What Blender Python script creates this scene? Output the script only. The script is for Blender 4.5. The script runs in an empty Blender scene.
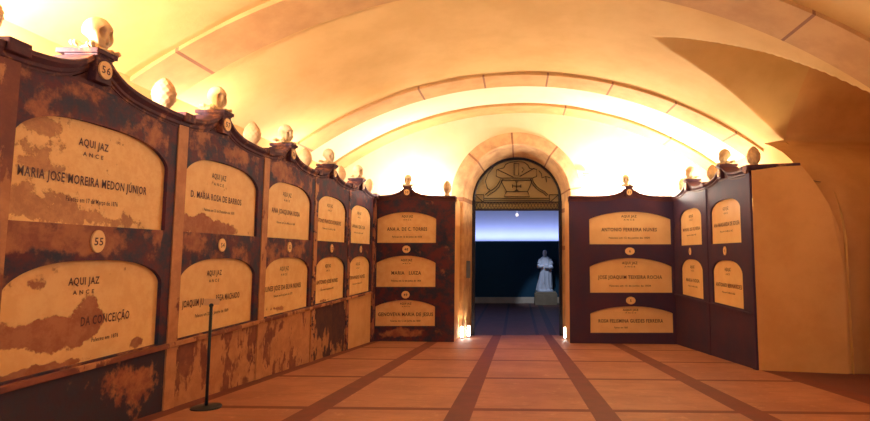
import bpy, bmesh, math, random
from mathutils import Vector, Matrix, noise
random.seed(7)
PI = math.pi
S = bpy.context.scene
C = S.collection

# ------------------------------------------------------------------ helpers
class MB:
    def __init__(s): s.v = []; s.f = []; s.m = []
    def vert(s, p): s.v.append(tuple(p)); return len(s.v) - 1
    def face(s, pts, m=0):
        s.f.append([s.vert(p) for p in pts]); s.m.append(m)
    def box(s, x0, x1, y0, y1, z0, z1, m=0):
        P = [(x, y, z) for z in (z0, z1) for y in (y0, y1) for x in (x0, x1)]
        for q in ((0,2,3,1),(4,5,7,6),(0,1,5,4),(2,6,7,3),(0,4,6,2),(1,3,7,5)):
            s.face([P[i] for i in q], m)
    def tube(s, pts, r, n=8, m=0, cap=True):
        pts = [Vector(p) for p in pts]
        rs = r if isinstance(r, (list, tuple)) else [r]*len(pts)
        rings = []; up = Vector((0.13, 0.21, 0.97)).normalized()
        for i, p in enumerate(pts):
            d = (pts[min(i+1, len(pts)-1)] - pts[max(i-1, 0)]).normalized()
            a = d.cross(up)
            if a.length < .05: a = d.cross(Vector((1, 0, 0)))
            a.normalize(); b = d.cross(a)
            rings.append([s.vert(p + a*math.cos(2*PI*k/n)*rs[i] + b*math.sin(2*PI*k/n)*rs[i]) for k in range(n)])
        for i in range(len(rings)-1):
            for k in range(n):
                s.f.append([rings[i][k], rings[i][(k+1) % n], rings[i+1][(k+1) % n], rings[i+1][k]]); s.m.append(m)
        if cap:
            s.f.append(rings[0][::-1]); s.m.append(m); s.f.append(rings[-1]); s.m.append(m)
    def lathe(s, prof, n=24, c=(0, 0, 0), m=0, disp=None):
        rings = []
        for j, (r, z) in enumerate(prof):
            ring = []
            for k in range(n):
                a = 2*PI*k/n
                rr = r*(disp(j/(len(prof)-1), a) if disp else 1)
                ring.append(s.vert((c[0]+rr*math.cos(a), c[1]+rr*math.sin(a), c[2]+z)))
            rings.append(ring)
        for i in range(len(rings)-1):
            for k in range(n):
                s.f.append([rings[i][k], rings[i][(k+1) % n], rings[i+1][(k+1) % n], rings[i+1][k]]); s.m.append(m)
        s.f.append(rings[0][::-1]); s.m.append(m); s.f.append(rings[-1]); s.m.append(m)
    def disc(s, cx, cz, rx, rz, y0, y1, n=28, m=0):       # oval plaque, front at y1 (outward is -y)
        F = [(cx+rx*math.cos(2*PI*k/n), y1, cz+rz*math.sin(2*PI*k/n)) for k in range(n)]
        B = [(x*1.0, y0, z) for x, y, z in F]
        s.face(F, m)
        for k in range(n):
            s.face([B[k], B[(k+1) % n], F[(k+1) % n], F[k]], m)
    def strip(s, A, B, m=0):
        for i in range(len(A)-1): s.face([A[i], A[i+1], B[i+1], B[i]], m)
    def build(s, name, mats, parent=None, smooth=False, weld=True, bevel=0):
        me = bpy.data.meshes.new(name)
        me.from_pydata(s.v, [], s.f)
        if not isinstance(mats, (list, tuple)): mats = [mats]
        for mm in mats: me.materials.append(mm)
        for p, k in zip(me.polygons, s.m): p.material_index = k; p.use_smooth = smooth
        if weld:
            bm = bmesh.new(); bm.from_mesh(me)
            bmesh.ops.remove_doubles(bm, verts=bm.verts, dist=.0002)
            bmesh.ops.recalc_face_normals(bm, faces=bm.faces)
            bm.to_mesh(me); bm.free()
        o = bpy.data.objects.new(name, me); C.objects.link(o)
        if parent: o.parent = parent
        if bevel:
            b = o.modifiers.new('bevel', 'BEVEL'); b.width = bevel; b.segments = 2; b.limit_method = 'ANGLE'
        return o

def empty(name, loc, rz=0):
    o = bpy.data.objects.new(name, None); C.objects.link(o)
    o.location = loc; o.rotation_euler = (0, 0, rz); o.empty_display_size = .1
    return o
def tag(o, label=None, cat=None, group=None, kind=None):
    if label: o['label'] = label
    if cat: o['category'] = cat
    if group: o['group'] = group
    if kind: o['kind'] = kind
    return o
def struct(o): o['kind'] = 'structure'; return o

# ------------------------------------------------------------------ materials
def newmat(name):
    m = bpy.data.materials.new(name); m.use_nodes = True
    nt = m.node_tree; b = nt.nodes['Principled BSDF']
    return m, nt, b
def N(nt, t, **k):
    n = nt.nodes.new(t)
    for a, v in k.items(): setattr(n, a, v)
    return n
def coords(nt, off=(0, 0, 0)):
    tc = N(nt, 'ShaderNodeTexCoord'); mp = N(nt, 'ShaderNodeMapping')
    mp.inputs['Location'].default_value = off
    nt.links.new(tc.outputs['Object'], mp.inputs['Vector'])
    return tc.outputs['Object'], mp.outputs['Vector']
def noise_n(nt, vec, scale, detail=6, rough=.6):
    n = N(nt, 'ShaderNodeTexNoise'); n.inputs['Scale'].default_value = scale
    n.inputs['Detail'].default_value = detail; n.inputs['Roughness'].default_value = rough
    nt.links.new(vec, n.inputs['Vector']); return n.outputs['Fac']
def mth(nt, op, a, b=None, clamp=False):
    n = N(nt, 'ShaderNodeMath', operation=op); n.use_clamp = clamp
    for i, x in enumerate((a, b)):
        if x is None: continue
        if isinstance(x, (int, float)): n.inputs[i].default_value = x
        else: nt.links.new(x, n.inputs[i])
    return n.outputs[0]
def mix(nt, fac, a, b):
    n = N(nt, 'ShaderNodeMix', data_type='RGBA')
    if isinstance(fac, (int, float)): n.inputs[0].default_value = fac
    else: nt.links.new(fac, n.inputs[0])
    for i, x in ((6, a), (7, b)):
        if isinstance(x, (tuple, list)): n.inputs[i].default_value = (*x[:3], 1)
        else: nt.links.new(x, n.inputs[i])
    return n.outputs[2]
def smoothstep(nt, v, a, b):
    n = N(nt, 'ShaderNodeMapRange', interpolation_type='SMOOTHSTEP')
    n.inputs[1].default_value = a; n.inputs[2].default_value = b
    nt.links.new(v, n.inputs[0]); return n.outputs[0]
def bump(nt, b, h, strength=.3, dist=.01):
    n = N(nt, 'ShaderNodeBump'); n.inputs['Strength'].default_value = strength
    n.inputs['Distance'].default_value = dist
    nt.links.new(h, n.inputs['Height']); nt.links.new(n.outputs[0], b.inputs['Normal'])
def mottled(name, c1, c2, scale=3, rough=.8, bs=.25, bscale=30, spec=.3, metallic=0):
    m, nt, b = newmat(name)
    _, v = coords(nt)
    f = smoothstep(nt, noise_n(nt, v, scale), .32, .7)
    nt.links.new(mix(nt, f, c1, c2), b.inputs['Base Color'])
    b.inputs['Roughness'].default_value = rough; b.inputs['Metallic'].default_value = metallic
    b.inputs['Specular IOR Level'].default_value = spec
    bump(nt, b, noise_n(nt, v, bscale, 4), bs, .006)
    return m
def weathered(name, base1, base2, under1, under2, amount, off, scale=3.2, stretch=(1, 1, 1), blobs=(), soft=(-.012, .03), rough=.7, spec=.2):
    """a coat (base) flaked off to show the layer below (under); amount .0-.9; blobs = (x,z,rx,rz,weight)"""
    m, nt, b = newmat(name)
    o, v = coords(nt, off)
    mp = N(nt, 'ShaderNodeMapping'); mp.inputs['Scale'].default_value = stretch
    nt.links.new(v, mp.inputs['Vector']); v2 = mp.outputs['Vector']
    nz = noise_n(nt, v2, scale, 9, .66)
    field = mth(nt, 'ADD', nz, amount - .62)
    for (x, z, rx, rz, w) in blobs:
        s = N(nt, 'ShaderNodeVectorMath', operation='SUBTRACT'); s.inputs[1].default_value = (x, 0, z)
        nt.links.new(o, s.inputs[0])
        d = N(nt, 'ShaderNodeVectorMath', operation='MULTIPLY'); d.inputs[1].default_value = (1/rx, 0, 1/rz)
        nt.links.new(s.outputs[0], d.inputs[0])
        l = N(nt, 'ShaderNodeVectorMath', operation='LENGTH'); nt.links.new(d.outputs[0], l.inputs[0])
        g = mth(nt, 'MULTIPLY', mth(nt, 'SUBTRACT', 1.0, l.outputs['Value'], True), w)
        field = mth(nt, 'ADD', field, g)
    mask = smoothstep(nt, field, *soft)
    tone = smoothstep(nt, noise_n(nt, v, scale*1.7, 8, .7), .38, .62)
    col = mix(nt, mask, mix(nt, tone, base1, base2), mix(nt, tone, under1, under2))
    nt.links.new(col, b.inputs['Base Color'])
    b.inputs['Roughness'].default_value = rough; b.inputs['Specular IOR Level'].default_value = spec
    h = mth(nt, 'ADD', mth(nt, 'MULTIPLY', mask, -.7), mth(nt, 'MULTIPLY', noise_n(nt, v, 26, 5), .5))
    bump(nt, b, h, .5, .008)
    return m
def plain(name, c, rough=.5, metallic=0, spec=.4):
    return mottled(name, c, tuple(x*.85 for x in c), 8, rough, .1, 60, spec, metallic)
def emit(name, c, s):
    m, nt, b = newmat(name); b.inputs['Base Color'].default_value = (*c, 1)
    b.inputs['Emission Color'].default_value = (*c, 1); b.inputs['Emission Strength'].default_value = s
    return m

PAINT1, PAINT2 = (.125, .038, .062), (.030, .040, .082)
OCHRE1, OCHRE2 = (.62, .34, .17), (.42, .19, .10)
CREAM1, CREAM2 = (.93, .66, .33), (.87, .57, .27)
EROD1, EROD2 = (.36, .14, .085), (.46, .22, .13)
M = {}
M['vault'] = mottled('limewashed_vault', (.74, .49, .195), (.66, .415, .15), 1.3, .85, .35, 14)
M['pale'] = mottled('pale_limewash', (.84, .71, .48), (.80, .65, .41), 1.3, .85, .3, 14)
M['endwall'] = mottled('ochre_plaster', (.74, .43, .17), (.66, .36, .135), 2.2, .85, .3, 22)
M['rib'] = mottled('arch_stone', (.60, .35, .14), (.50, .275, .105), 2.5, .8, .3, 25)
M['joint'] = plain('mortar_joint', (.30, .14, .07), .9)
M['doorstone'] = mottled('doorway_stone', (.66, .42, .2), (.46, .25, .12), 3.5, .75, .4, 20)
M['paint'] = mottled('dark_tomb_paint', (.080, .038, .085), (.052, .038, .095), 2, .7, .12, 30, .18)
M['clean_cornice'] = mottled('brown_cornice_paint', (.12, .045, .055), (.09, .035, .055), 4, .65, .1, 30, .25)
M['cornice'] = weathered('cornice_paint', (.10, .04, .06), (.07, .035, .06), (.40, .18, .10), (.26, .10, .07), .06, (3, 1, 0), 5, soft=(-.06, .08))
M['cream'] = mottled('cream_tablet', CREAM1, CREAM2, 2.5, .6, .12, 40)
M['letter'] = plain('painted_lettering', (.10, .035, .045), .6)
M['skull'] = mottled('bone_white_plaster', (.82, .66, .42), (.7, .5, .28), 9, .7, .3, 40)
M['egg'] = mottled('carved_finial_plaster', (.72, .5, .28), (.6, .38, .2), 8, .7, .2, 40)
M['iron'] = plain('dark_iron', (.035, .03, .035), .45, .6)
M['black'] = plain('black_enamel', (.012, .03, .05), .35)

# ------------------------------------------------------------------ ground line
def zf(x, y):
    return -(1.015 + .076*y + .010*x) if y < 12.7 else -1.98 - .010*x*0
YB = 10.8      # face of the end tombs
YD = 11.75     # end wall with the doorway

# ------------------------------------------------------------------ floor
def floor_mat():
    m, nt, b = newmat('stone_slab_floor')
    o, v = coords(nt)
    n1 = smoothstep(nt, noise_n(nt, v, 1.1, 5), .3, .7)
    mp = N(nt, 'ShaderNodeMapping'); mp.inputs['Scale'].default_value = (1, 3, 1)
    mp.inputs['Rotation'].default_value = (0, 0, .5)
    nt.links.new(v, mp.inputs['Vector'])
    n2 = smoothstep(nt, noise_n(nt, mp.outputs[0], 3.0, 8, .7), .46, .68)
    n3 = smoothstep(nt, noise_n(nt, v, 7, 9, .75), .56, .66)
    c = mix(nt, n1, (.46, .205, .125), (.33, .125, .085))
    c = mix(nt, mth(nt, 'MULTIPLY', n2, .6), c, (.27, .11, .075))
    c = mix(nt, mth(nt, 'MULTIPLY', n3, .45), c, (.60, .35, .2))
    nt.links.new(c, b.inputs['Base Color']); b.inputs['Roughness'].default_value = .55
    bump(nt, b, noise_n(nt, v, 18, 6), .3, .01)
    return m
M['slab'] = floor_mat()
M['strip'] = mottled('dark_granite_strip', (.19, .052, .05), (.15, .045, .048), 6, .6, .2, 40)
M['apron'] = mottled('dark_floor', (.14, .05, .06), (.17, .06, .06), 3, .6, .2, 40)
mb = MB()
def fq(x0, x1, y0, y1, m, h=0):
    n = max(1, int((y1-y0)/1.0))
    for i in range(n):
        a = y0+(y1-y0)*i/n; c = y0+(y1-y0)*(i+1)/n
        mb.face([(x0, a, zf(x0, a)+h), (x1, a, zf(x1, a)+h), (x1, c, zf(x1, c)+h), (x0, c, zf(x0, c)+h)], m)
strips = [(-3.02, -2.86), (-1.86, -1.64), (-.59, -.38), (.64, .85), (1.94, 2.18), (3.36, 3.60)]
cross = [-.30, 1.34, 2.98, 4.62, 6.30, 7.94, 9.58]
xs = [-4.4]; 
for a, b_ in strips: xs += [a, b_]
xs += [6.6]
ys = [-4.0]
for c in cross: ys += [c-.05, c+.05]
ys += [12.7]
for i in range(len(xs)-1):
    for j in range(len(ys)-1):
        m = 0
        if j % 2 == 1: m = 1
        if i % 2 == 1: m = 1
        if xs[i] >= 3.5: m = 2
        if xs[i] < -3.5 and i == 0: m = 1
        h = 0
        fq(xs[i], xs[i+1], ys[j], ys[j+1], m, h)
struct(mb.build('floor', [M['slab'], M['strip'], M['apron']], weld=False))

# ------------------------------------------------------------------ vault
XC = .155; R = 7.2; H = 3.32
XL, XR = -4.15, 4.46
def zmain(x): return H - (R - math.sqrt(max(R*R - (x-XC)**2, 0)))
CR = [(6.08, 1.70), (6.10, 1.86), (6.16, 2.02), (6.28, 2.30), (6.47, 2.62), (6.7, 2.86), (6.9, 3.02), (7.06, 3.10), (7.3, 3.01), (7.55, 2.84), (7.8, 2.62), (8.0, 2.42), (8.15, 2.25), (8.3, 2.02), (8.4, 1.86), (8.44, 1.70)]
def interp(t, P):
    if t <= P[0][0]: return P[0][1]
    for a, b in zip(P, P[1:]):
        if t <= b[0]: return a[1] + (b[1]-a[1])*(t-a[0])/(b[0]-a[0])
    return P[-1][1]
mb = MB()
gx = []; x = XL
while x < 1.4: gx.append(x); x += .11
while x < XR-.01: gx.append(x); x += .03
gx.append(XR)
gy = []; y = -4.0
while y < 5.95: gy.append(y); y += .25
y = 5.95
while y < 8.6: gy.append(y); y += .03
while y < YD: gy.append(y); y += .2
gy.append(YD)
idx = {}
for i, x in enumerate(gx):
    for j, y in enumerate(gy):
        z = zmain(x)
        if x > 1.2 and 6.08 < y < 8.44: z = max(z, interp(y, CR))
        z += .012*noise.noise(Vector((x*1.3, y*1.3, 0)))
        idx[i, j] = mb.vert((x, y, z))
for i in range(len(gx)-1):
    for j in range(len(gy)-1):
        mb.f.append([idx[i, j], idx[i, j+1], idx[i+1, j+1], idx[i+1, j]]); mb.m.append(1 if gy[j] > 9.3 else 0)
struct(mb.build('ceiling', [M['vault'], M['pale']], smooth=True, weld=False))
# side walls behind / beyond the tombs
mb = MB(); mb.face([(XL, -4, -2.2), (XL, 12, -2.2), (XL, 12, 2.1), (XL, -4, 2.1)])
struct(mb.build('wall_left', M['vault'])); mb = MB()
# solid plaster wall continuing toward the viewer where the tomb row begins
mb.face([(-3.0, -4, -1.4), (-3.0, 2.85, -1.4), (-3.0, 2.85, 1.2), (-3.0, -4, 1.2)])
mb.face([(-3.0, -4, 1.2), (-3.0, 2.85, 1.2), (XL, 2.85, 1.2), (XL, -4, 1.2)])
struct(mb.build('wall_left_near', M['vault']))
mb = MB()
mb.face([(XR, -4, -2.2), (XR, 6.08, -2.2), (XR, 6.08, 2.1), (XR, -4, 2.1)])
mb.face([(XR, y, z) for y, z in ((6.9, -1.9), (6.9, .2), (6.95, .5), (7.1, .85), (7.35, 1.2), (7.7, 1.5), (8.1, 1.72), (8.42, 1.9), (8.42, -2.2))])
mb.face([(XR, 8.42, -2.2), (XR, 12, -2.2), (XR, 12, 2.1), (XR, 8.42, 2.1)])
struct(mb.build('wall_right', M['vault']))
mb = MB()
pr = [(-3.0, 1.1), (-2.982, 1.14), (-2.955, 1.19), (-2.955, 1.225), (-2.96, 1.232), (-3.25, 1.232), (-3.25, 1.1)]
A = [(x, -4, z) for x, z in pr]; B = [(x, 2.855, z) for x, z in pr]
mb.strip(A, B); mb.face(B)
struct(mb.build('trim_5', M['clean_cornice']))
# side recess: barrel running off to the right, its far wall curving up into the crown
mb = MB()
P = [(6.95, -1.9), (6.95, -.6), (6.955, .0), (6.965, .2), (6.99, .4), (7.03, .6), (7.09, .8), (7.19, 1.0), (7.32, 1.2), (7.5, 1.4), (7.75, 1.57), (8.05, 1.72), (8.3, 1.82), (8.4, 1.9)] + [p for p in CR[::-1] if p[1] > 1.9]
P += [(6.10, 1.86), (6.08, 1.7), (6.08, -1.8)]
def rx(p):
    if p[0] < 7.0 and p[1] != .2 and (p[0] < 6.8): return XR - .01
    return 4.32 if p[1] < .3 else (4.08 if p[1] < 1.84 else XR-.01)
for (a, b) in zip(P, P[1:]): mb.face([(rx(a), *a), (6.5, *a), (6.5, *b), (rx(b), *b)])
mb.face([(6.5, 6.0, -2.2), (6.5, 8.6, -2.2), (6.5, 8.6, 3.3), (6.5, 6.0, 3.3)])
struct(mb.build('wall_recess', M['endwall'], smooth=True))

# transverse stone arches
def rib(name, y0, y1, drop, first):
    mb = MB(); n = 240; pts = []
    L = 0; prev = None; arc = []
    for i in range(n+1):
        x = XL + (XR-XL)*i/n; z = zmain(x)
        if prev: L += math.hypot(x-prev[0], z-prev[1])
        prev = (x, z); arc.append(L); pts.append((x, z))
    def sec(i, extra=0):
        x, z = pts[i]; a = math.atan2(x-XC, R)
        z -= drop - extra
        return [(x, y0, z+drop+.05), (x, y0, z), (x, y1, z), (x, y1, z+drop+.05)]
    for i in range(n):
        s = (arc[i] - first) % 1.2
        m = 1 if s < .024 else 0
        A, B = sec(i), sec(i+1)
        for k in range(3): mb.face([A[k], A[k+1], B[k+1], B[k]], m)
    return struct(mb.build(name, [M['rib'], M['joint']]))
rib('trim_1', 5.33, 6.0, .05, .55)
rib('trim_2', 9.10, 9.74, .05, .2)
rib('trim_3', 11.0, 11.6, .06, .7)

# ------------------------------------------------------------------ end wall with doorway
DR = 1.22; DZ = 1.31           # radius and springing of the doorway arch
def columns(mb, x0, x1, y, ztop, holes, zbot, n=80, depth=0, m=0, mr=0, edges=None):
    """flat face at local y, outward -y, with arched holes [(hx0,hx1,zb,topfn)], returns reaching back by depth"""
    X = set([x0, x1])
    for h in holes: X |= {h[0], h[1]}
    X = sorted(X); cols = []
    for a, b in zip(X, X[1:]):
        inside = any(h[0] <= (a+b)/2 <= h[1] for h in holes)
        k = n if inside else max(1, min(24, int((b-a)/.12)) if y > 11 else 1)
        for i in range(k):
            # cosine spacing keeps the shoulders of the arch smooth
            if inside:
                u = (1-math.cos(PI*i/k))/2; w = (1-math.cos(PI*(i+1)/k))/2
            else: u, w = i/k, (i+1)/k
            cols.append((a+(b-a)*u, a+(b-a)*w))
    for a, b in cols:
        mid = (a+b)/2
        hs = sorted([h for h in holes if h[0] <= mid <= h[1]], key=lambda h: h[2])
        lo = (zbot(a), zbot(b))
        for h in hs:
            zb = h[2]
            if zb is not None:
                mb.face([(a, y, lo[0]), (b, y, lo[1]), (b, y, zb), (a, y, zb)], m)
                mb.face([(a, y, zb), (b, y, zb), (b, y+depth, zb), (a, y+depth, zb)], mr)
            lo = (h[3](a), h[3](b))
            mb.face([(a, y, lo[0]), (b, y, lo[1]), (b, y+depth, lo[1]), (a, y+depth, lo[0])], mr)
        mb.face([(a, y, lo[0]), (b, y, lo[1]), (b, y, ztop(b)), (a, y, ztop(a))], m)
    for h in holes:
        for xx in (h[0], h[1]):
            zb = h[2] if h[2] is not None else zbot(xx)
            mb.face([(xx, y, zb), (xx, y, h[3](xx)), (xx, y+depth, h[3](xx)), (xx, y+depth, zb)], mr)
mb = MB()
hole = (-DR, DR, None, lambda x: DZ + math.sqrt(max(DR*DR-x*x, 0)))
columns(mb, XL, XR, YD, lambda x: zmain(x)+.05, [(hole[0], hole[1], -5, hole[3])], lambda x: -5, 60, .02)
wb = MB()
for f_, m_ in zip(mb.f, mb.m):
    pts = [mb.v[i] for i in f_]
    if max(p[2] for p in pts) <= -4.9: continue
    wb.face([(p[0], p[1], max(p[2], -2.1)) for p in pts])
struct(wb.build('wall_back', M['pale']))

# stone surround: voussoir ring + jambs + splayed reveal
mb = MB(); RO = 1.52; yo = YD-.04; RI = 1.10; yi = 12.62
n = 96
def jm(s): return 1 if (s % .46) < .018 else 0
prevp = None
path = []
zb0 = zf(0, YD) - .02
for i in range(33): path.append((-1, None, zb0 + (DZ-zb0)*i/32))
for i in range(1, n): path.append((0, PI - PI*i/n, None))
for i in range(33): path.append((1, None, DZ - (DZ-zb0)*i/32))
def at(p, r):
    if p[0] == 0: return (r*math.cos(p[1]), DZ + r*math.sin(p[1]))
    return (p[0]*r, p[2])
Ls = 0
for a, b in zip(path, path[1:]):
    o1, o2 = at(a, RO), at(b, RO); i1, i2 = at(a, DR), at(b, DR); k1, k2 = at(a, RI), at(b, RI)
    Ls += math.hypot(i2[0]-i1[0], i2[1]-i1[1])
    m = jm(Ls)
    mb.face([(o1[0], YD, o1[1]), (o2[0], YD, o2[1]), (o2[0], yo, o2[1]), (o1[0], yo, o1[1])], m)
    c1 = at(a, DR+.03); c2 = at(b, DR+.03)
    mb.face([(o1[0], yo, o1[1]), (o2[0], yo, o2[1]), (c2[0], yo, c2[1]), (c1[0], yo, c1[1])], m)
    mb.face([(c1[0], yo, c1[1]), (c2[0], yo, c2[1]), (i2[0], yo+.03, i2[1]), (i1[0], yo+.03, i1[1])], m)
    mb.face([(i1[0], yo+.03, i1[1]), (i2[0], yo+.03, i2[1]), (k2[0], yi, k2[1]), (k1[0], yi, k1[1])], m)
struct(mb.build('trim_4', [M['doorstone'], M['joint']]))

# ------------------------------------------------------------------ writing
_txt = {}
def text_mesh(s):
    if s in _txt: return _txt[s]
    cu = bpy.data.curves.new('t', 'FONT'); cu.body = s; cu.size = 1; cu.resolution_u = 2
    cu.align_x = 'CENTER'; cu.offset = .018; cu.space_character = 1.12
    o = bpy.data.objects.new('t', cu); C.objects.link(o)
    dg = bpy.context.evaluated_depsgraph_get(); me = bpy.data.meshes.new_from_object(o.evaluated_get(dg))
    V = [v.co.copy() for v in me.vertices]; F = [list(p.vertices) for p in me.polygons]
    bpy.data.objects.remove(o); bpy.data.curves.remove(cu); bpy.data.meshes.remove(me)
    _txt[s] = (V, F); return V, F
def write(name, lines, y, mat, parent):
    """lines = (string, cx, cz, width, height); each painted line is a mesh on local plane y, facing -y"""
    for s, cx, cz, w, h in lines:
        V, F = text_mesh(s)
        if not V: continue
        mb = MB()
        xa = min(v.x for v in V); xb = max(v.x for v in V)
        sc = h/.75
        sx = w/(xb-xa) if w else sc
        for v in V: mb.v.append((cx + (v.x-(xa+xb)/2)*sx, y, cz + (v.y-.36)*sc))
        for f in F: mb.f.append(list(f)); mb.m.append(0)
        mb.build(name, mat, parent, weld=False)

# ------------------------------------------------------------------ finials
def finial_profile():
    P = []
    n = 30
    for i in range(n+1):
        t = i/n
        r = .088*math.sin(PI*min(1, t**.90))**.62 if 0 < t < 1 else .002
        P.append((max(r, .002), .03+.275*t))
    return [(.055, -.03), (.055, 0), (.06, .012), (.05, .025), (.044, .045)] + P[3:]
def egg_disp(t, a):
    row = int(t*9); ph = (a*11/(2*PI) + .5*(row % 2)) % 1
    ft = (t*9) % 1
    return 1 + .10*(1-abs(ph-.5)*2)*(1-ft) - .03
def make_egg(loc, label):
    mb = MB(); mb.lathe(finial_profile(), 66, disp=lambda t, a: egg_disp(t, a) if t > .1 else 1)
    o = mb.build('cone_finial', M['egg'], smooth=True)
    o.location = loc; o.scale = (1.08, 1.08, 1.08)
    return tag(o, label, 'finial', 'cone shaped finials along the tomb tops')
def skull_bm():
    bm = bmesh.new()
    bmesh.ops.create_icosphere(bm, subdivisions=5, radius=1)
    for v in bm.verts:
        d = v.co.normalized(); x, y, z = d          # face looks to -y
        r = 1.0
        p = Vector((x*.068, y*.082, z*.080))
        if z > 0: p.z *= 1.15
        if z < 0: p.z *= 1.18
        if y > 0: p.y *= 1.0
        # flatten temples and narrow the jaw
        if z < -.1 and y < .45:
            k = min(1, (-z-.1)/.7)
            p.x *= 1 - .16*k; p.z -= .050*k*max(0, -y+.30)
            p.y -= .016*k
        if z < -.2 and y > .2: p.z += .03*(min(1, (-z-.2)/.5))
        # sockets
        for sx in (-1, 1):
            q = Vector((sx*.36, -.88, -.10)).normalized(); a = d.angle(q)
            if a < .27: p += Vector((0, .034, 0))*math.cos(a/.27*PI/2)**.6
            q = Vector((sx*.66, -.66, -.34)).normalized(); a = d.angle(q)
            if a < .3: p += q*.010*math.cos(a/.3*PI/2)
            q = Vector((sx*.35, -.85, .26)).normalized(); a = d.angle(q)
            if a < .3: p += q*.006*math.cos(a/.3*PI/2)
        q = Vector((0, -.9, -.44)).normalized(); a = d.angle(q)
        if a < .13: p += Vector((0, .022, 0))*math.cos(a/.13*PI/2)**.6
        q = Vector((0, -.62, -.80)).normalized()          # tooth line
        if y < -.2 and abs(z+.74) < .05: p.y += .008; 
        if y < -.2 and -.86 < z < -.62: p.y += .004*abs(math.sin(x*40))
        v.co = p
    for f in bm.faces: f.smooth = True
    return bm
_sk = bpy.data.meshes.new('skull'); _b = skull_bm(); _b.to_mesh(_sk); _b.free(); _sk.materials.append(M['skull'])
def bones_mesh():
    mb = MB()
    for s in (-1, 1):
        a = Vector((-.085*s, -.05, .02)); b = Vector((.085*s, .06, .035))
        pts = [a+(b-a)*t for t in (0, .1, .2, .5, .8, .9, 1)]
        mb.tube(pts, [.012, .02, .012, .010, .012, .02, .012], 10)
        for e in (a, b):
            for k in (-1, 1):
                c = e + Vector((.006, .012*k, 0))
                mb.lathe([(.002, -.017), (.012, -.012), (.017, 0), (.012, .012), (.002, .017)], 10, c)
    mb.lathe([(.06, 0), (.075, .008), (.07, .02), (.05, .035), (.04, .05)], 24)
    return mb
_bones = None
def make_skull(loc, rz, label):
    global _bones
    t = empty('skull_finial', loc, rz); t.scale = (1.18, 1.18, 1.25)
    tag(t, label, 'skull', 'carved skulls on the tomb pedestals')
    if _bones is None:
        o = bones_mesh().build('bone_base', M['skull'], t, smooth=True); _bones = o.data
    else:
        o = bpy.data.objects.new('bone_base', _bones); C.objects.link(o); o.parent = t
    s = bpy.data.objects.new('skull', _sk); C.objects.link(s); s.parent = t; s.location = (0, -.005, .125); s.scale = (1, 1, .92)
    s.rotation_euler = (.08, 0, random.uniform(-.1, .1))
    return t

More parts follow.
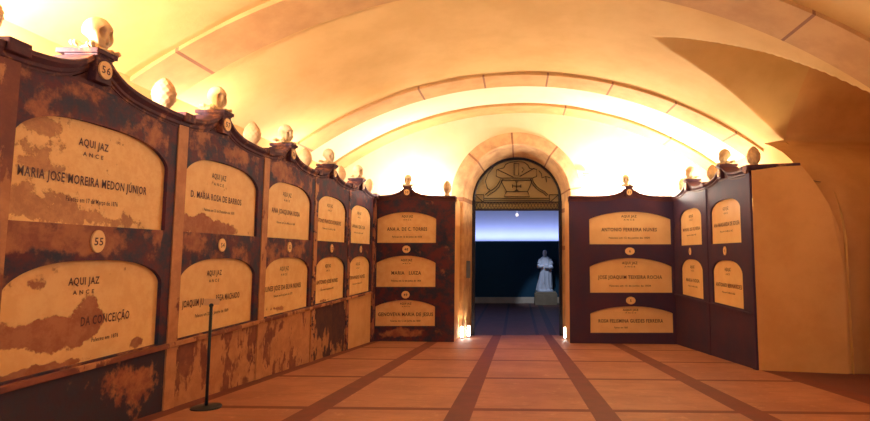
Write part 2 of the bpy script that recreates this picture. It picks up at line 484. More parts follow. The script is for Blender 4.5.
# ------------------------------------------------------------------ tomb bays
def arch_ell(x0, x1, zc, za, p=2.9, q=.6):
    c = (x0+x1)/2; w = (x1-x0)/2
    return lambda x: zc + (za-zc)*max(0, 1-abs((x-c)/w)**p)**q
def arch_seg(x0, x1, zc, za):
    c = (x0+x1)/2; w = (x1-x0)/2
    return lambda x: zc + (za-zc)*max(0, 1-((x-c)/w)**2)**.85
def tomb(name, org, rz, width, ox, opens, cx, pil, mats, texts, ovals, label, group, top=1.24, deep=1.1, sill=None, ped=True, top_no='', style=arch_ell, left_end=False, right_end=False, plinth=None, band=None, tcx=None, pcx=None):
    """org = world xy of the bay's left end on the face line; local x runs to the viewer's right, -y faces the viewer"""
    x0w, y0w = org
    tcx = cx if tcx is None else tcx; pcx = cx if pcx is None else pcx
    CM = mats.get('cornice', M['clean_cornice'])
    F1, F2, F3 = (.20, .31, .77) if style is arch_ell else (.14, .25, None)
    def wz(u):        # floor height at u along the face
        return zf(x0w + u*math.cos(rz), y0w + u*math.sin(rz))
    zb = wz(width/2)
    t = empty(name, (x0w, y0w, zb), rz); tag(t, label, 'tomb', group)
    Z = lambda z: z - zb
    bot = lambda u: Z(wz(u)) - .03
    depth = .035
    # surround with arched openings
    mb = MB()
    hs = [(ox[0], ox[1], Z(zbm), (lambda fn: (lambda x: fn(x)-zb))(style(ox[0], ox[1], zc, za))) for (zbm, zc, za) in opens]
    if band is not None:   # plinth has its own coat: the surround stops at the sill
        columns(mb, 0, width, 0, lambda x: Z(top-.04), hs, lambda x: Z(band), 40, depth)
    else:
        columns(mb, 0, width, 0, lambda x: Z(top-.04), hs, bot, 40, depth)
    # back body of the tomb row
    mb.face([(0, 0, Z(top-.04)), (width, 0, Z(top-.04)), (width, deep, Z(1.02)), (0, deep, Z(1.02))])
    if left_end: mb.face([(0, 0, bot(0)), (0, 0, Z(top-.04)), (0, deep, Z(top-.04)), (0, deep, bot(0))], 1)
    if right_end: mb.face([(width, 0, bot(width)), (width, 0, Z(top-.04)), (width, deep, Z(top-.04)), (width, deep, bot(width))], 1)
    mb.build('surround', [mats['surround'], M['endwall']], t)
    if band is not None:
        mb = MB(); mb.face([(0, .004, bot(0)), (width, .004, bot(width)), (width, .004, Z(band)), (0, .004, Z(band))])
        mb.face([(0, .03, Z(band)), (width, .03, Z(band)), (width, .004, Z(band)), (0, .004, Z(band))])
        mb.build('plinth', mats['plinth'], t)
        mb = MB(); mb.box(0, width, -.028, .01, Z(band-.03), Z(band+.012))
        mb.build('sill', mats['sill'], t, bevel=.006)
    # tablets with their writing
    for i, (zbm, zc, za) in enumerate(opens):
        fn = style(ox[0]-.01, ox[1]+.01, zc, za+.01)
        mb = MB(); k = 40
        a0, a1 = ox[0]-.01, ox[1]+.01
        X = [a0+(a1-a0)*(1-math.cos(PI*j/k))/2 for j in range(k+1)]
        loop = [(a0, Z(zbm)-.01)] + [(x, Z(fn(x))) for x in X] + [(a1, Z(zbm)-.01)]
        mb.face([(x, depth-.004, z) for x, z in loop])
        for (p, q) in zip(loop, loop[1:]+loop[:1]):
            mb.face([(p[0], depth-.004, p[1]), (q[0], depth-.004, q[1]), (q[0], depth+.03, q[1]), (p[0], depth+.03, p[1])])
        tb = mb.build('tablet', mats['tablets'][i], t)
        T = texts[i]
        hgt = za - zbm; W = ox[1]-ox[0]
        lines = [('AQUI JAZ', tcx, Z(za-F1*hgt), .19*W, .055*hgt/.71),
                 ('A N C E', tcx, Z(za-F2*hgt), .13*W, .03*hgt/.71)]
        for (s, f0, fw, fz, fh) in T['lines']:
            lines.append((s, tcx + f0*W, Z(za-(fz if (F3 is None or fz < .7) else fz-.06)*hgt), fw*W, fh))
        write('inscription', lines, depth-.007, M['letter'], tb)
        if ovals[i]:
            zo = ovals[i][1]
            mb = MB(); rx, rzz = ovals[i][2:4] if len(ovals[i]) > 2 else (.062, .062)
            mb.disc(cx, Z(zo), rx, rzz, 0, -.012)
            ov = mb.build('number_plaque', M['cream'], t)
            write('numeral', [(ovals[i][0], cx, Z(zo), None, rzz*.72)], -.0135, M['letter'], ov)
    # pilaster
    if pil:
        mb = MB(); a, b_ = pil
        P = [(a, -.010), (b_, -.010), (b_, .01), (a, .01)]
        for (p, q) in zip(P, P[1:]+P[:1]):
            mb.face([(p[0], p[1], bot((p[0]))), (q[0], q[1], bot(q[0])), (q[0], q[1], Z(top-.05)), (p[0], p[1], Z(top-.05))])
        mb.build('pilaster', mats['pilaster'], t)
        mb = MB(); mb.box(a, b_+.012, -.062, .16, Z(top-.062), Z(top+.022)); mb.build('pilaster_cap', CM, t, bevel=.008)
    # cornice sweeping up to the pedestal
    def tz(u):
        o = abs(u-pcx)
        if not ped: return top
        return top - .01 + .165*math.exp(-max(0, o-.075)/.17)
    prof = [(.03, -.12), (-.006, -.11), (-.006, -.095), (-.018, -.085), (-.018, -.062), (-.036, -.045), (-.048, -.034), (-.048, -.008), (-.04, 0), (.22, 0), (.22, -.2)]
    k = 72; mb = MB(); prev = None
    for j in range(k+1):
        u = width*j/k
        zt = tz(u)
        ring = [(u, y, Z(zt+z)) for y, z in prof]
        if prev: 
            for q in range(len(prof)-1): mb.face([prev[q], prev[q+1], ring[q+1], ring[q]])
            # filler between frieze and swept moulding
            mb.face([(prev[0][0], 0, Z(top-.06)), (u, 0, Z(top-.06)), (u, -.003, Z(tz(u)-.12)), (prev[0][0], -.003, prev[0][2])])
        else: mb.face(ring)
        prev = ring
    mb.face(prev)
    mb.build('cornice', CM, t)
    if ped:
        mb = MB()
        mb.box(pcx-.07, pcx+.07, -.058, .15, Z(top-.03), Z(1.405))
        mb.box(pcx-.076, pcx+.076, -.066, .17, Z(1.392), Z(1.408))
        mb.box(pcx-.092, pcx+.092, -.078, .22, Z(1.405), Z(1.44))
        pd = mb.build('pedestal', CM, t, bevel=.005)
        mb = MB(); mb.disc(pcx, Z(1.305), .056, .064, -.05, -.07)
        ov = mb.build('number_plaque', M['cream'], t)
        write('numeral', [(top_no, pcx, Z(1.305), None, .055)], -.0715, M['letter'], ov)
    def world(u, v, z):
        c, s = math.cos(rz), math.sin(rz)
        return (x0w + u*c - v*s, y0w + u*s + v*c, z)
    return t, world

def peeled(name, amount, off, scale=3.2, blobs=(), stretch=(1, 1, 1)):
    return weathered(name, PAINT1, PAINT2, (.42, .19, .11), (.26, .10, .08), amount, off, scale, stretch, blobs, (-.07, .06))
def tablet_mat(name, blobs=(), amount=-.04, off=(0, 0, 0), e1=EROD1, e2=EROD2, sc=5):
    return weathered(name, CREAM1, CREAM2, e1, e2, amount, off, sc, (1, 1, 1), blobs, (-.02, .05))
PL0, PLI = 2.90, 1.54
# local z in a bay = z - floor; helper for blob heights
def bz(k, z): return z - zf(-3, PL0+PLI*k+PLI/2)
orange = lambda n, am, off: weathered(n, (.58, .30, .16), (.46, .22, .12), (.20, .075, .07), (.28, .11, .08), am, off, 2.8, (1, 1, .5))
leftdat = [
 dict(sur=peeled('peeling_paint_and_shade_a', .07, (1, 0, 4), 3.4, [(1.55, bz(0, .0), .11, 1.6, -.6), (.7, bz(0, .1), .35, .14, .35), (.25, bz(0, .1), .3, .14, .22), (1.2, bz(0, 1.0), .4, .18, .12)]),  # negative blob holds back flaking so the far margin's shade is painted dark
      pl=weathered('plinth_coat_a', (.045, .045, .08), (.06, .04, .07), (.46, .20, .11), (.28, .10, .08), -.03, (5, 0, 2), 4.5, (1, 1, .7), [(1.25, bz(0, -1.05), .45, .32, .3)], (-.04, .06)),
      ta=[tablet_mat('tablet_worn_a', [(.35, bz(0, .56), .42, .36, .22), (.2, bz(0, .3), .6, .13, .3), (.8, bz(0, .24), .75, .09, .3), (.25, bz(0, .85), .4, .12, .28)], -.02, (2, 0, 1), (.60, .34, .18), (.48, .25, .14), 9),
          tablet_mat('tablet_worn_b', [(.62, bz(0, -.52), .42, .16, .5), (.25, bz(0, -.5), .5, .12, .42), (.8, bz(0, -.42), .16, .2, .4), (.3, bz(0, -.2), .3, .08, .22), (1.28, bz(0, -.7), .12, .06, .45), (.4, bz(0, -.74), .8, .05, .35)], -.03, (6, 0, 3))],
      tx=[[('MARIA JOSE MOREIRA MEDON JÚNIOR', -.0, .80, .57, .066), ('Faleceu em 17 de Março de 1876', .02, .33, .82, .034)],
          [('DA CONCEIÇÃO', .16, .33, .60, .066), ('Faleceu em 1876', .16, .18, .86, .03)]],
      no=('56', '55'), pil=orange('pilaster_coat_a', .20, (0, 3, 0)), sill=orange('sill_a', .2, (3, 3, 0)),
      lab='large weathered tomb bay at the left edge with peeled paint and plaque 56'),
 dict(sur=peeled('peeling_paint_and_shade_b', .06, (7, 0, 1), 3.6, [(1.5, bz(1, .0), .11, 1.6, -.6), (.25, bz(1, .1), .3, .14, .22), (.9, bz(1, 1.05), .4, .12, .15)]),  # negative blob paints the shaded far margin into the coat
      pl=orange('plinth_coat_b', .11, (2, 0, 9)),
      ta=[tablet_mat('tablet_worn_c', [(.45, bz(1, .27), .7, .13, .55), (.9, bz(1, .22), .5, .07, .3)], -.05, (1, 0, 7)), tablet_mat('tablet_worn_d', [], -.07, (8, 0, 7))],
      tx=[[('D. MARIA ROSA DE BARROS', 0, .66, .50, .066), ('Faleceu em 23 de Dezembro de 1870', .03, .40, .74, .03)],
          [('JOAQUIM JU', -.24, .24, .58, .066), ('REGA MACHADO', .20, .33, .56, .066), ('Faleceu em 20 de Janeiro de 1869', 0, .42, .82, .032)]],
      no=('57', '54'), pil=orange('pilaster_coat_b', .04, (9, 3, 0)), sill=orange('sill_b', .15, (3, 8, 0)),
      lab='weathered tomb bay with purple peeling paint directly behind the thin rope post'),
 dict(sur=peeled('peeling_paint_and_shade_c', .08, (3, 0, 8), 3.0, [(1.5, bz(2, .0), .11, 1.6, -.6), (.3, bz(2, 1.08), .35, .12, .2), (.9, bz(2, .05), .5, .12, .1)]),  # far margin shade put into the colour by the negative blob
      pl=orange('plinth_coat_c', .09, (7, 0, 4)),
      ta=[tablet_mat('tablet_worn_e', [], -.08, (4, 0, 7)), tablet_mat('tablet_worn_f', [(.5, bz(2, -.68), .45, .07, .22)], -.07, (2, 0, 2))],
      tx=[[('ANA JOAQUINA ROSA', 0, .62, .52, .066), ('Faleceu em 5 de Maio de 1868', 0, .40, .78, .03)],
          [('NUNES JOSE DA SILVA NUNES', 0, .80, .54, .066), ('Faleceu em 8 de Junho de 1871', 0, .40, .74, .03)]],
      no=('58', '53'), pil=orange('pilaster_coat_c', .06, (9, 8, 0)), sill=orange('sill_c', .12, (6, 8, 0)),
      lab='middle tomb bay of the left row with streaked orange plinth'),
 dict(sur=peeled('peeling_paint_d', .0, (5, 0, 3), 3.0),
      pl=weathered('plinth_coat_d', (.5, .25, .13), (.4, .19, .11), (.06, .035, .06), (.1, .05, .06), .13, (1, 4, 4), 3.6, (1, 1, .45), [(.45, bz(3, -1.0), .5, .35, .25), (1.1, bz(3, -.9), .4, .3, .15)]),
      ta=[tablet_mat('tablet_worn_g', [], -.09, (4, 4, 7)), tablet_mat('tablet_worn_h', [(.5, bz(3, -.73), .6, .04, .3)], -.08, (2, 5, 2))],
      tx=[[('ANTONIO FRANCISCO GONÇALVES', 0, .82, .56, .066), ('Faleceu em 2 de Abril de 1866', 0, .42, .78, .03)],
          [('ANTONIO JOSE NUNES', 0, .70, .55, .066), ('Faleceu em 9 de Julho de 1872', 0, .42, .78, .03)]],
      no=('59', '52'), pil=weathered('pilaster_coat_d', (.5, .25, .14), (.4, .18, .1), PAINT1, PAINT2, .1, (1, 1, 0), 3), sill=orange('sill_d', .2, (6, 1, 0)),
      lab='fourth tomb bay along the left wall with blackened stains running down its plinth'),
 dict(sur=peeled('peeling_paint_e', -.02, (5, 6, 3), 3.0),
      pl=mottled('plinth_coat_e', (.70, .42, .21), (.62, .35, .17), 3, .8, .3, 20),
      ta=[tablet_mat('tablet_worn_i', [], -.1, (4, 2, 7)), tablet_mat('tablet_worn_j', [], -.1, (2, 9, 2))],
      tx=[[('ANA DE SA', 0, .6, .56, .066), ('Faleceu em 2 de Maio de 1865', 0, .42, .78, .03)],
          [('FERNANDES NUNES', 0, .70, .55, .066), ('Faleceu em 9 de Março de 1873', 0, .42, .78, .03)]],
      no=('60', '51'), pil=weathered('pilaster_coat_e', (.4, .17, .12), (.3, .12, .1), PAINT1, PAINT2, .12, (1, 1, 5), 3), sill=orange('sill_e', .1, (6, 1, 5)),
      lab='farthest tomb bay of the left row with a clean pale plinth, next to the corner'),
]
sk_lab = ['large carved skull with jaw in profile above plaque 56', 'pale carved skull on the pedestal behind the rope post', 'carved skull on the third pedestal of the left row',
          'shadowed brown carved skull on the fourth pedestal of the left row', 'small bright carved skull on the last pedestal before the left corner']
eg_lab = ['cone finial cut off by the left edge of the picture', 'brightly lit white cone finial right of the large skull', 'dark backlit cone finial with a lamp glow behind it',
          'pale cone finial between the third and fourth skulls of the left row', 'tan cone finial between the fourth skull and the last skull of the left row']
for k, d in enumerate(leftdat):
    q = .04 if k == 0 else 0
    y0 = PL0 + PLI*k - q
    T = [dict(lines=l) for l in d['tx']]
    t, W = tomb('tomb_bay', (-3.0, y0), PI/2, PLI + q, (.13 if not k else .125, 1.44 + q), [(.20, .72, .925), (-.75, -.24, -.045)], .75 + q, (0, .13),
             dict(surround=d['sur'], plinth=d['pl'], tablets=d['ta'], pilaster=d['pil'], sill=d['sill'], cornice=M['cornice']), T,
             [(d['no'][1], .09, .058, .066 if k else .08), None], d['lab'], 'tomb bays along the left wall', top_no=d['no'][0], band=-.775, left_end=(k == 0), tcx=.70 + q, pcx=.64 + q)
    make_skull(W(.635 + q + (0 if k else .02), .06 if k else .03, 1.44), PI/2 - (.3 if k else .12), sk_lab[k])
    make_egg(W(.065, .19, 1.262), eg_lab[k])

# corner post between the left row and the end tomb
mb = MB()
mb.box(-3.3, -2.975, 10.6, 10.86, zf(-3, 10.8)-.05, 1.2)
mb.box(-3.3, -2.93, 10.59, 10.82, 1.165, 1.262, 1)
o = mb.build('corner_post', [leftdat[4]['pil'], M['cornice']]); tag(o, 'narrow dark corner post joining left tomb row to the end tomb', 'post')
make_egg((-3.12, 10.70, 1.262), 'tan cone finial standing on the left corner post')

painted = dict(surround=M['paint'], pilaster=M['paint'])
dt = lambda s: s
# end tombs, three openings high
def tl(name, w, num): return dict(lines=[(name, 0, w, .55, .078), ('Faleceu em 12 de Junho de 1858', 0, .5, .80, .038)])
Xl = -2.985
T = [tl('ANA A. DE C. TORRES', .68, 0), tl('MARIA   LUIZA', .50, 0), tl('GENOVEVA MARIA DE JESUS', .92, 0)]
mats = dict(painted, surround=peeled('end_tomb_paint_left', -.03, (2, 2, 2), 3, [(.6, .18, .6, .13, .42)]), tablets=[tablet_mat('end_tablet_a', [], -.12, (1, 1, 1)), tablet_mat('end_tablet_b', [], -.12, (1, 5, 1)), tablet_mat('end_tablet_c', [], -.12, (1, 6, 1))])
t, W = tomb('end_tomb', (Xl, YB), 0, 1.675, (.02, 1.27), [(.235, .74, .89), (-.69, -.19, -.035), (-1.50, -1.10, -.96)], .65, None, mats, T,
     [('48', .10, .085, .078), ('49', -.85, .085, .078), None], 'dark end tomb left of the doorway with three tablets stacked one above another', 'end tombs either side of the doorway', top_no='50', style=arch_seg, deep=.92, right_end=True)
make_skull(W(.65, .05, 1.44), 0, 'small carved skull above the end tomb left of the doorway')
make_egg(W(1.48, .1, 1.245), 'pale cone finial at the doorway end of the left end tomb')
XRs = (569-517)/510*YB
T = [tl('ANTONIO FERREIRA NUNES', .68, 0), tl('JOSE JOAQUIM TEIXEIRA ROCHA', .78, 0), dict(lines=[('ROSA FELISMINA GUEDES FERREIRA', 0, .78, .55, .075), ('Faleceu em 1858', -.12, .16, .80, .036)])]
mats = dict(painted, tablets=[M['cream']]*3)
t, W = tomb('end_tomb', (XRs, YB), 0, 3.32-XRs, (.43, 2.16), [(.205, .73, .90), (-.81, -.27, -.085), (-1.64, -1.24, -1.09)], 1.28, None, mats, T,
     [('6', .06, .10, .078), ('5', -.97, .10, .078), None], 'dark end tomb right of the doorway with three wide cream tablets', 'end tombs either side of the doorway', top_no='11', style=arch_seg, deep=.92, left_end=True)
make_skull(W(1.23, .05, 1.44), 0, 'small carved skull above plaque 11 right of the doorway')
# right hand row
rt = [dict(lines=[(a, 0, w, .56, .066), ('Faleceu em 4 de Maio de 1862', 0, .42, .78, .03)]) for a, w in (('MANUEL DE OLIVEIRA', .78), ('MARIA ROSA', .6), ('ANA MARGARIDA DE SOUSA', .84), ('ANTONIO BERNARDES', .84))]
for k in range(2):
    y0 = YB - 1.81*k
    ox = (.40, 1.62) if k == 0 else (.25, 1.43)
    cx = 1.0 if k == 0 else .83
    t, W = tomb('tomb_bay', (3.32, y0), -PI/2, 1.81, ox, [(.17, .70, .87), (-.81, -.30, -.10)], cx, (-.02, .10) if k else None,
        dict(painted, tablets=[M['cream']]*2), rt[2*k:2*k+2], [(('8', '9')[k], .05, .055, .07), None],
        ('dark tomb bay of the right row beside the far corner', 'dark tomb bay of the right row nearest the plain plaster wall')[k], 'dark painted tomb bays along the right wall', top_no=('10', '12')[k], deep=1.0)
    mb = MB(); mb.box(0 if k else .02, 1.81, -.03, .0, -.86-zf(3.32, y0-.9), -.83-zf(3.32, y0-.9)); mb.build('sill', M['paint'], t, bevel=.005)
    if k:
        mb = MB(); zb = zf(3.32, y0-.905)
        mb.box(1.69, 1.81, -.022, .01, zf(3.32, 7.2)-zb-.03, 1.2-zb); mb.build('pilaster', M['paint'], t)
    make_skull(W(cx-.02, .06, 1.44), -PI/2 + .35, ('small bright carved skull nearest the far right corner', 'carved skull nearest the plain plaster wall on the right')[k])
    make_egg(W(.10 if k else .28, .12, 1.245), ('pale cone finial in the far right corner', 'cream cone finial between the two skulls of the right row')[k])
make_egg(W(1.62, .14, 1.245), 'large tan cone finial on the near end of the right tomb row')

# plaster end of the right row: a solid pier whose outline curves up into the recess
P = [(3.332, 7.175, -1.75), (4.40, 6.92, -1.75), (4.41, 6.92, -.9), (4.415, 6.92, -.2), (4.42, 6.925, .12), (4.39, 6.93, .3), (4.34, 6.935, .48), (4.27, 6.94, .66), (4.17, 6.95, .86), (4.06, 6.96, 1.04), (3.93, 6.97, 1.22), (3.332, 7.175, 1.22)]
mb = MB()
mb.face([p for p in P])
Bk = [(x, 7.178, z) for x, y, z in P]
for a, b, c, d_ in zip(P, P[1:]+P[:1], Bk[1:]+Bk[:1], Bk): mb.face([a, b, c, d_])
pier = struct(mb.build('wall_end', M['endwall']))
mb = MB(); Zc = [(-.0, 1.145), (-.035, 1.16), (-.045, 1.19), (-.075, 1.215), (-.075, 1.245), (-.06, 1.265), (.2, 1.265)]
A = [(3.25, 7.235+y, z) for y, z in Zc]; B = [(3.935, 7.075+y, z) for y, z in Zc]
A = [(3.262, p[1]-.0, p[2]) for p in A]
mb.strip(A, B); mb.face(A); mb.face(B)
o = mb.build('cornice', M['cornice']); o.name = 'cornice_return'; tag(o, 'dark moulded cornice end running along the top of the plain plaster wall', 'cornice')
mb = MB(); mb.box(-.045, .045, -.03, .0, -.035, .035)
mb.box(-.05, .05, -.004, .0, -.04, .04)
o = mb.build('junction_box', plain('brown_box', (.22, .07, .05), .5), bevel=.004); 
o.location = (3.79, 7.10, .09); o.rotation_euler = (0, 0, math.atan2(6.95-7.22, 4.44-3.30)); tag(o, 'small square brown box on the plain plaster wall', 'junction box')

# ------------------------------------------------------------------ doorway ironwork
YG = 12.6; zt = 1.10; sc = 190.0
g = empty('iron_gate', (0, YG, -1.98)); tag(g, 'dark iron doorway frame with a scrolled fanlight grille above the opening', 'gate')
def L(u, v): return ((u-262)/sc, 0, zt + (275-v)/sc + 1.98)
mb = MB()
mb.box(-1.12, -1.03, -.04, .04, .0, DZ+1.98); mb.box(1.03, 1.12, -.04, .04, 0, DZ+1.98)
mb.build('frame', M['iron'], g)
mb = MB(); mb.box(-1.08, 1.08, -.035, .035, zt+1.98-.03, zt+1.98+.02); mb.box(-1.08, 1.08, -.015, .015, zt+1.98+.17, zt+1.98+.195)
mb.build('transom', M['iron'], g)
mb = MB(); pts = [(1.075*math.cos(PI*i/48), 0, 3.29+1.06*math.sin(PI*i/48)) for i in range(49)]
mb.tube(pts, .03, 8); mb.build('arch_hoop', M['iron'], g, smooth=True)
mb = MB()
r = .010
lines = [
 [(64, 205), (64, 243)], [(105, 205), (105, 243)], [(64, 205), (105, 205)], [(64, 205), (105, 243)],
 [(415, 205), (415, 243)], [(458, 205), (458, 243)], [(415, 205), (458, 205)], [(458, 205), (415, 243)],
 [(105, 222), (415, 222)], [(105, 232), (415, 232)],
 [(112, 205), (130, 190), (148, 180), (165, 165), (178, 145), (186, 125), (163, 118), (165, 85), (198, 78)],
 [(120, 212), (142, 198), (160, 186), (176, 168), (187, 148), (196, 130)],
 [(198, 78), (208, 60), (230, 50), (262, 46), (295, 50), (312, 62), (322, 80)],
 [(322, 80), (355, 84), (355, 118), (333, 126), (340, 146), (355, 166), (372, 180), (392, 190), (408, 205)],
 [(326, 130), (334, 152), (350, 172), (368, 187), (386, 196), (402, 212)],
 [(185, 126), (333, 126)], [(185, 136), (333, 136)],
 [(186, 140), (212, 190), (312, 190), (334, 140)], [(212, 190), (200, 215), (322, 215), (312, 190)],
 [(248, 55), (248, 112), (270, 112), (270, 55), (248, 55)],
 [(170, 85), (245, 122)], [(275, 118), (345, 78)],
 [(150, 75), (125, 105), (112, 140), (122, 175), (134, 182)],
 [(260, 142), (260, 186)], [(238, 164), (282, 164)], [(252, 144), (268, 144)], [(252, 184), (268, 184)], [(240, 156), (240, 172)], [(280, 156), (280, 172)],
 [(365, 90), (378, 105), (380, 125), (398, 118), (420, 125)], [(398, 118), (402, 145)], [(285, 75), (295, 85), (285, 98)],
]
for ln in lines: mb.tube([L(*p) for p in ln], r, 6)
mb.build('scrollwork', M['iron'], g)
mb = MB()
for i in range(26):
    x = -1.04 + i*.08
    mb.tube([(x, 0, zt+2.0), (x+.08, 0, zt+2.165)], .006, 5); mb.tube([(x+.08, .01, zt+2.0), (x, .01, zt+2.165)], .006, 5)
mb.build('lattice', M['iron'], g)
mb = MB(); k = 40
mb.face([(1.07*math.cos(PI*i/k), .035, 3.29+1.05*math.sin(PI*i/k)) for i in range(k+1)] + [(-1.07, .035, 3.10), (1.07, .035, 3.10)])
gm, nt, b = newmat('ochre_frosted_glass'); b.inputs['Base Color'].default_value = (.30, .24, .11, 1); b.inputs['Roughness'].default_value = .6
b.inputs['Subsurface Weight'].default_value = 0
pane = mb.build('pane', gm, g); pane['label'] = 'dull ochre pane behind the ironwork'
# little globe under the transom
mb = MB(); mb.lathe([(.004, .10), (.004, .045), (.02, .04), (.034, .02), (.04, 0), (.034, -.02), (.02, -.034), (.003, -.04)], 16)
o = mb.build('globe_lamp', emit('globe_glow', (.8, .85, 1), 1.2), smooth=True); o.location = (0, YG-.0, zt-.135); tag(o, 'tiny white globe lamp hanging under the fanlight', 'lamp')
# switch box on jamb and light plate beyond
mb = MB(); mb.box(-1.185, -1.10, 11.98, 12.12, -.56, -.16); o = mb.build('wall_switchbox', plain('box_grey', (.12, .14, .17), .4), bevel=.006); tag(o, 'tall grey switch box on the left doorway jamb', 'switch box')

# floor uplights at the foot of each jamb
up = emit('uplight_glass', (1, .93, .85), 18)
def uplight(x, y, lab, s):
    t = empty('floor_uplight', (x, y, zf(x, y))); tag(t, lab, 'uplight', 'floor uplights at the foot of the doorway')
    mb = MB(); mb.box(-.035, .035, -.05, .05, 0, .03); mb.box(-.01, .01, .03, .05, .03, .26); mb.build('housing', M['iron'], t)
    mb = MB(); mb.box(-.03, .03, -.04, .03, .03, .26); mb.build('lens', up, t, bevel=.01)
    l = bpy.data.lights.new('uplight', 'SPOT'); l.energy = 14; l.color = (1, .75, .45); l.spot_size = 1.6; l.shadow_soft_size = .03; l.spot_blend = .6
    lo = bpy.data.objects.new('uplight_beam', l); C.objects.link(lo); lo.parent = t; lo.location = (0, -.03, .28)
    lo.rotation_euler = (PI - .0, 0, 0)
uplight(-1.235, 11.62, 'bright floor uplight at outer left foot of the doorway', 1)
uplight(-1.115, 11.95, 'bright floor uplight inside left foot of the doorway', 1)
uplight(1.09, 11.75, 'bright floor uplight at right foot of the doorway', 1)

# small bracket lamp on the wall right of the doorway arch
t = empty('wall_bracket', (1.58, YD-.0, 1.83)); tag(t, 'tiny bracket fixture on the bright wall right of the doorway arch', 'bracket')
mb = MB(); mb.box(-.03, .03, -.015, 0, -.04, .04); mb.tube([(0, -.01, 0), (.02, -.09, .02)], .009, 6); mb.build('arm', M['rib'], t)
mb = MB(); mb.box(-.07, .09, -.14, -.07, -.005, .04); mb.build('head', M['rib'], t, bevel=.006)

# ------------------------------------------------------------------ room beyond
white = mottled('blue_white_wall', (.72, .76, .86), (.68, .72, .83), 1, .8, .1, 20)
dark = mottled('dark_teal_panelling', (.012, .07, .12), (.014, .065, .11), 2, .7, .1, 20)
YF = 21.0
mb = MB(); mb.face([(-5, YF, .53), (5, YF, .53), (5, YF, 3.2), (-5, YF, 3.2)])
struct(mb.build('wall_far', white))
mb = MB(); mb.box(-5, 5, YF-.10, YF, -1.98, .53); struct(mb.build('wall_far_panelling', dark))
mb = MB(); mb.box(-5, 5, YF-.16, YF-.10, -1.98, -1.74); struct(mb.build('baseboard_far', mottled('pale_skirting', (.75, .62, .45), (.65, .53, .38), 3)))
mb = MB()
mb.face([(-5, 12.7, -2), (-5, YF, -2), (-5, YF, 3.2), (-5, 12.7, 3.2)]); mb.face([(5, 12.7, -2), (5, YF, -2), (5, YF, 3.2), (5, 12.7, 3.2)])
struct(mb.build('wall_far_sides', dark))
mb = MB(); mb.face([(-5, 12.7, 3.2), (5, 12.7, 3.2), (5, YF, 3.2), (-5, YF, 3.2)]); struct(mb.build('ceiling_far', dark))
mb = MB()
col_ = []
mb2 = MB(); columns(mb2, -5, 5, 12.66, lambda x: 3.2, [(-RI, RI, -5, lambda x: DZ + math.sqrt(max(RI*RI-x*x, 0)))], lambda x: -5, 40, .03)
for f_ in mb2.f:
    pts = [mb2.v[i] for i in f_]
    if max(p[2] for p in pts) <= -4.9: continue
    mb.face([(p[0], p[1], max(p[2], -2.1)) for p in pts])
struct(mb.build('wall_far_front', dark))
mb = MB()
e = [-5, -1.2, -1.12, -.36, -.28, .46, .54, .80, .98, 5]
for i in range(len(e)-1):
    mb.face([(e[i], 12.7, -1.98), (e[i+1], 12.7, -1.98), (e[i+1], YF, -1.98), (e[i], YF, -1.98)], i % 2)
struct(mb.build('floor_far', [mottled('far_boards', (.15, .06, .045), (.11, .045, .035), 3, .5), mottled('far_boards_dark', (.04, .022, .035), (.05, .025, .03), 3, .5)], weld=False))

# statue on plinth
sx, sy = 1.13, 20.3
mb = MB(); mb.box(-.44, .44, -.3, .3, 0, .44); mb.box(-.40, .40, -.27, .27, .44, .50)
o = mb.build('statue_plinth', mottled('tan_plinth_stone', (.34, .27, .17), (.28, .21, .13), 4), bevel=.015); o.location = (sx, sy, -1.98); tag(o, 'low tan stone plinth under the white statue', 'plinth')
mb = MB()
def loft(rings, n=28, fold=0, ph=0):
    rr = []
    for (cx, cy, z, rx, ry) in rings:
        t = max(0, min(1, (1.25-z)/1.25)); ring = []
        for k in range(n):
            a = 2*PI*k/n; q = 1 + fold*t*math.sin(a*7+ph+z*2) + fold*.5*t*math.sin(a*13+z*3)
            ring.append(mb.vert((cx+rx*q*math.cos(a), cy+ry*q*math.sin(a), z)))
        rr.append(ring)
    for i in range(len(rr)-1):
        for k in range(n): mb.f.append([rr[i][k], rr[i][(k+1) % n], rr[i+1][(k+1) % n], rr[i+1][k]]); mb.m.append(0)
    mb.f.append(rr[0][::-1]); mb.m.append(0); mb.f.append(rr[-1]); mb.m.append(0)
loft([(0, 0, 0, .33, .24), (-.01, 0, .07, .33, .24)])
loft([(-.04, 0, .05, .30, .20), (-.05, 0, .25, .26, .18), (-.03, 0, .5, .215, .165), (0, 0, .75, .20, .15), (.01, 0, .95, .19, .14), (.01, 0, 1.1, .20, .14), (.0, 0, 1.25, .215, .13), (0, 0, 1.33, .17, .11), (0, .0, 1.38, .08, .08), (0, -.01, 1.42, .055, .06)], 84, .11)
# cloak falling from the shoulders at the figure's left
loft([(.13, .04, .12, .15, .12), (.15, .04, .5, .12, .12), (.15, .03, .9, .11, .12), (.12, .03, 1.2, .12, .11), (.06, .02, 1.34, .1, .09)], 56, .12, 1)
# head, beard, hood
loft([(-.01, -.03, 1.40, .05, .05), (-.015, -.035, 1.44, .075, .085), (-.015, -.035, 1.50, .085, .098), (-.01, -.025, 1.56, .085, .10), (-.01, -.02, 1.61, .065, .08), (-.01, -.02, 1.635, .02, .03)], 24)
loft([(-.02, -.09, 1.36, .02, .02), (-.02, -.10, 1.40, .045, .035), (-.02, -.095, 1.45, .06, .04)], 16)
mb.tube([(-.02, -.12, 1.50), (-.02, -.145, 1.475)], .014, 8)
loft([(0, .04, 1.26, .16, .10), (0, .05, 1.33, .15, .10), (0, .05, 1.39, .10, .07)], 20)
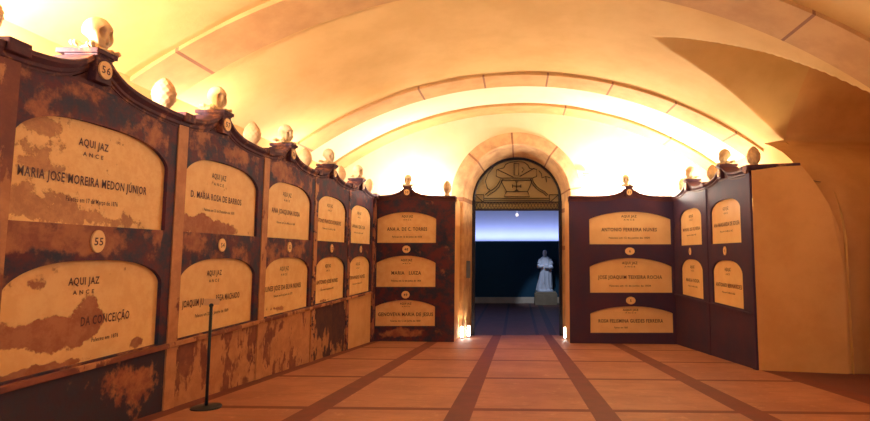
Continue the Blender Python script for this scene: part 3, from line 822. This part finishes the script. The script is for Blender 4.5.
# arms: right hand forward, left arm folded with a book
mb.tube([(-.17, 0, 1.27), (-.235, -.02, 1.10), (-.25, -.05, .97), (-.16, -.17, .99), (-.08, -.2, 1.0)], [.075, .08, .085, .07, .04], 14)
mb.tube([(-.25, -.06, .99), (-.27, -.14, 1.03), (-.29, -.18, 1.06)], [.06, .045, .03], 12)
mb.tube([(.18, 0, 1.27), (.25, -.03, 1.08), (.25, -.06, .95), (.15, -.17, .95), (.05, -.2, .97)], [.075, .085, .09, .075, .04], 14)
mb.box(-.03, .12, -.25, -.17, .93, 1.07)
mb.tube([(-.03, -.16, .88), (-.05, -.19, .6), (-.04, -.2, .35)], [.015, .012, .02], 8)
o = mb.build('friar_statue', mottled('white_statue_marble', (.75, .78, .84), (.68, .71, .78), 6, .6), smooth=True, weld=False)
rm = o.modifiers.new('rm', 'REMESH'); rm.mode = 'VOXEL'; rm.voxel_size = .012; rm.use_smooth_shade = True
sm = o.modifiers.new('sm', 'SMOOTH'); sm.factor = .5; sm.iterations = 2
o.location = (sx-.02, sy, -1.478); tag(o, 'white statue of a robed bearded figure standing on a plinth beyond the doorway', 'statue')

# ------------------------------------------------------------------ rope post
px_, py_ = -2.70, 4.56; zp = zf(px_, py_)
t = empty('rope_post', (px_, py_, zp)); tag(t, 'thin black rope post on a round base in front of the left tombs', 'post')
mb = MB(); mb.lathe([(.12, 0), (.122, .008), (.118, .016), (.05, .022), (.014, .026)], 32); mb.build('base', M['black'], t, smooth=False)
mb = MB(); mb.tube([(0, 0, .02), (0, 0, .88)], .0125, 12); mb.lathe([(.014, .87), (.018, .876), (.018, .89), (.008, .9)], 12); mb.build('pole', M['black'], t, smooth=True)
mb = MB(); mb.box(-.06, .06, -.003, .003, .885, .94); pc = mb.build('sign_card', plain('card', (.85, .58, .3), .5), t); pc.rotation_euler = (0, 0, .55)

# ------------------------------------------------------------------ lights
def point(x, y, z, e, c=(1, .74, .40), r=.09):
    l = bpy.data.lights.new('tomb_lamp_and_fill', 'POINT'); l.energy = e; l.color = c; l.shadow_soft_size = r
    o = bpy.data.objects.new('tomb_lamp_and_fill', l); C.objects.link(o); o.location = (x, y, z); return o
WARM = (1, .74, .40); HOT = (1, .90, .76)
point(-3.9, 1.5, 1.45, 150, HOT)
point(-3.8, 3.2, 1.38, 480, HOT)
point(-3.7, 4.75, 1.36, 22, WARM)
point(-4.0, 6.35, 1.33, 85, HOT)
point(-3.98, 8.9, 1.34, 110, HOT)
point(-2.3, 11.32, 1.36, 210, HOT)
point(2.0, 11.32, 1.36, 330, HOT)
point(3.1, 11.32, 1.36, 330, HOT)
point(3.95, 9.6, 1.36, 80, HOT)
point(3.85, 7.9, 1.36, 22, WARM)
# added warm fill behind the viewer, standing for no known lamps
def area(x, y, z, e, c, sx_, sy_, rot):
    l = bpy.data.lights.new('area', 'AREA'); l.energy = e; l.color = c; l.shape = 'RECTANGLE'; l.size = sx_; l.size_y = sy_
    o = bpy.data.objects.new('unseen_area_light', l); C.objects.link(o); o.location = (x, y, z); o.rotation_euler = rot; return o
area(1.8, -1.0, 2.8, 22, (1, .66, .34), 1.6, 1.6, (0, 0, 0))
area(3.0, -3.4, 1.2, 75, (1, .62, .30), 1.2, 1.4, (PI/2, 0, 0))
# far room: cool trough light on the upper wall and a spot on the statue
area(0, YF-.35, .58, 90, (.42, .5, 1.0), 9, .2, (PI-.35, 0, 0))
l = bpy.data.lights.new('statue_spot', 'SPOT'); l.energy = 520; l.color = (.62, .74, 1); l.spot_size = .42; l.spot_blend = .5; l.shadow_soft_size = .06
o = bpy.data.objects.new('statue_spot', l); C.objects.link(o); o.location = (.7, 17.0, 2.9)
o.rotation_euler = (Vector((1.05, 20.0, -1.3)) - o.location).to_track_quat('-Z', 'Y').to_euler()

point(-1.5, 16.5, 2.6, 45, (.85, .8, 1))  # added fill brightening the far room, not a tomb lamp
w = bpy.data.worlds.new('world'); S.world = w; w.use_nodes = True
w.node_tree.nodes['Background'].inputs[0].default_value = (.10, .30, .60, 1); w.node_tree.nodes['Background'].inputs[1].default_value = 1.2

# ------------------------------------------------------------------ camera
cam = bpy.data.cameras.new('camera'); co = bpy.data.objects.new('camera', cam); C.objects.link(co)
cam.sensor_width = 36; cam.lens = 36*510/870; cam.shift_x = -82/870; cam.clip_start = .05
co.location = (0, 0, 0); co.rotation_euler = (PI/2 + math.atan(43.5/510), 0, 0)
S.camera = co
S.view_settings.view_transform = 'Standard'; S.view_settings.look = 'None'
S.view_settings.exposure = -0.14; S.view_settings.gamma = 1; S.view_settings.use_curve_mapping = False
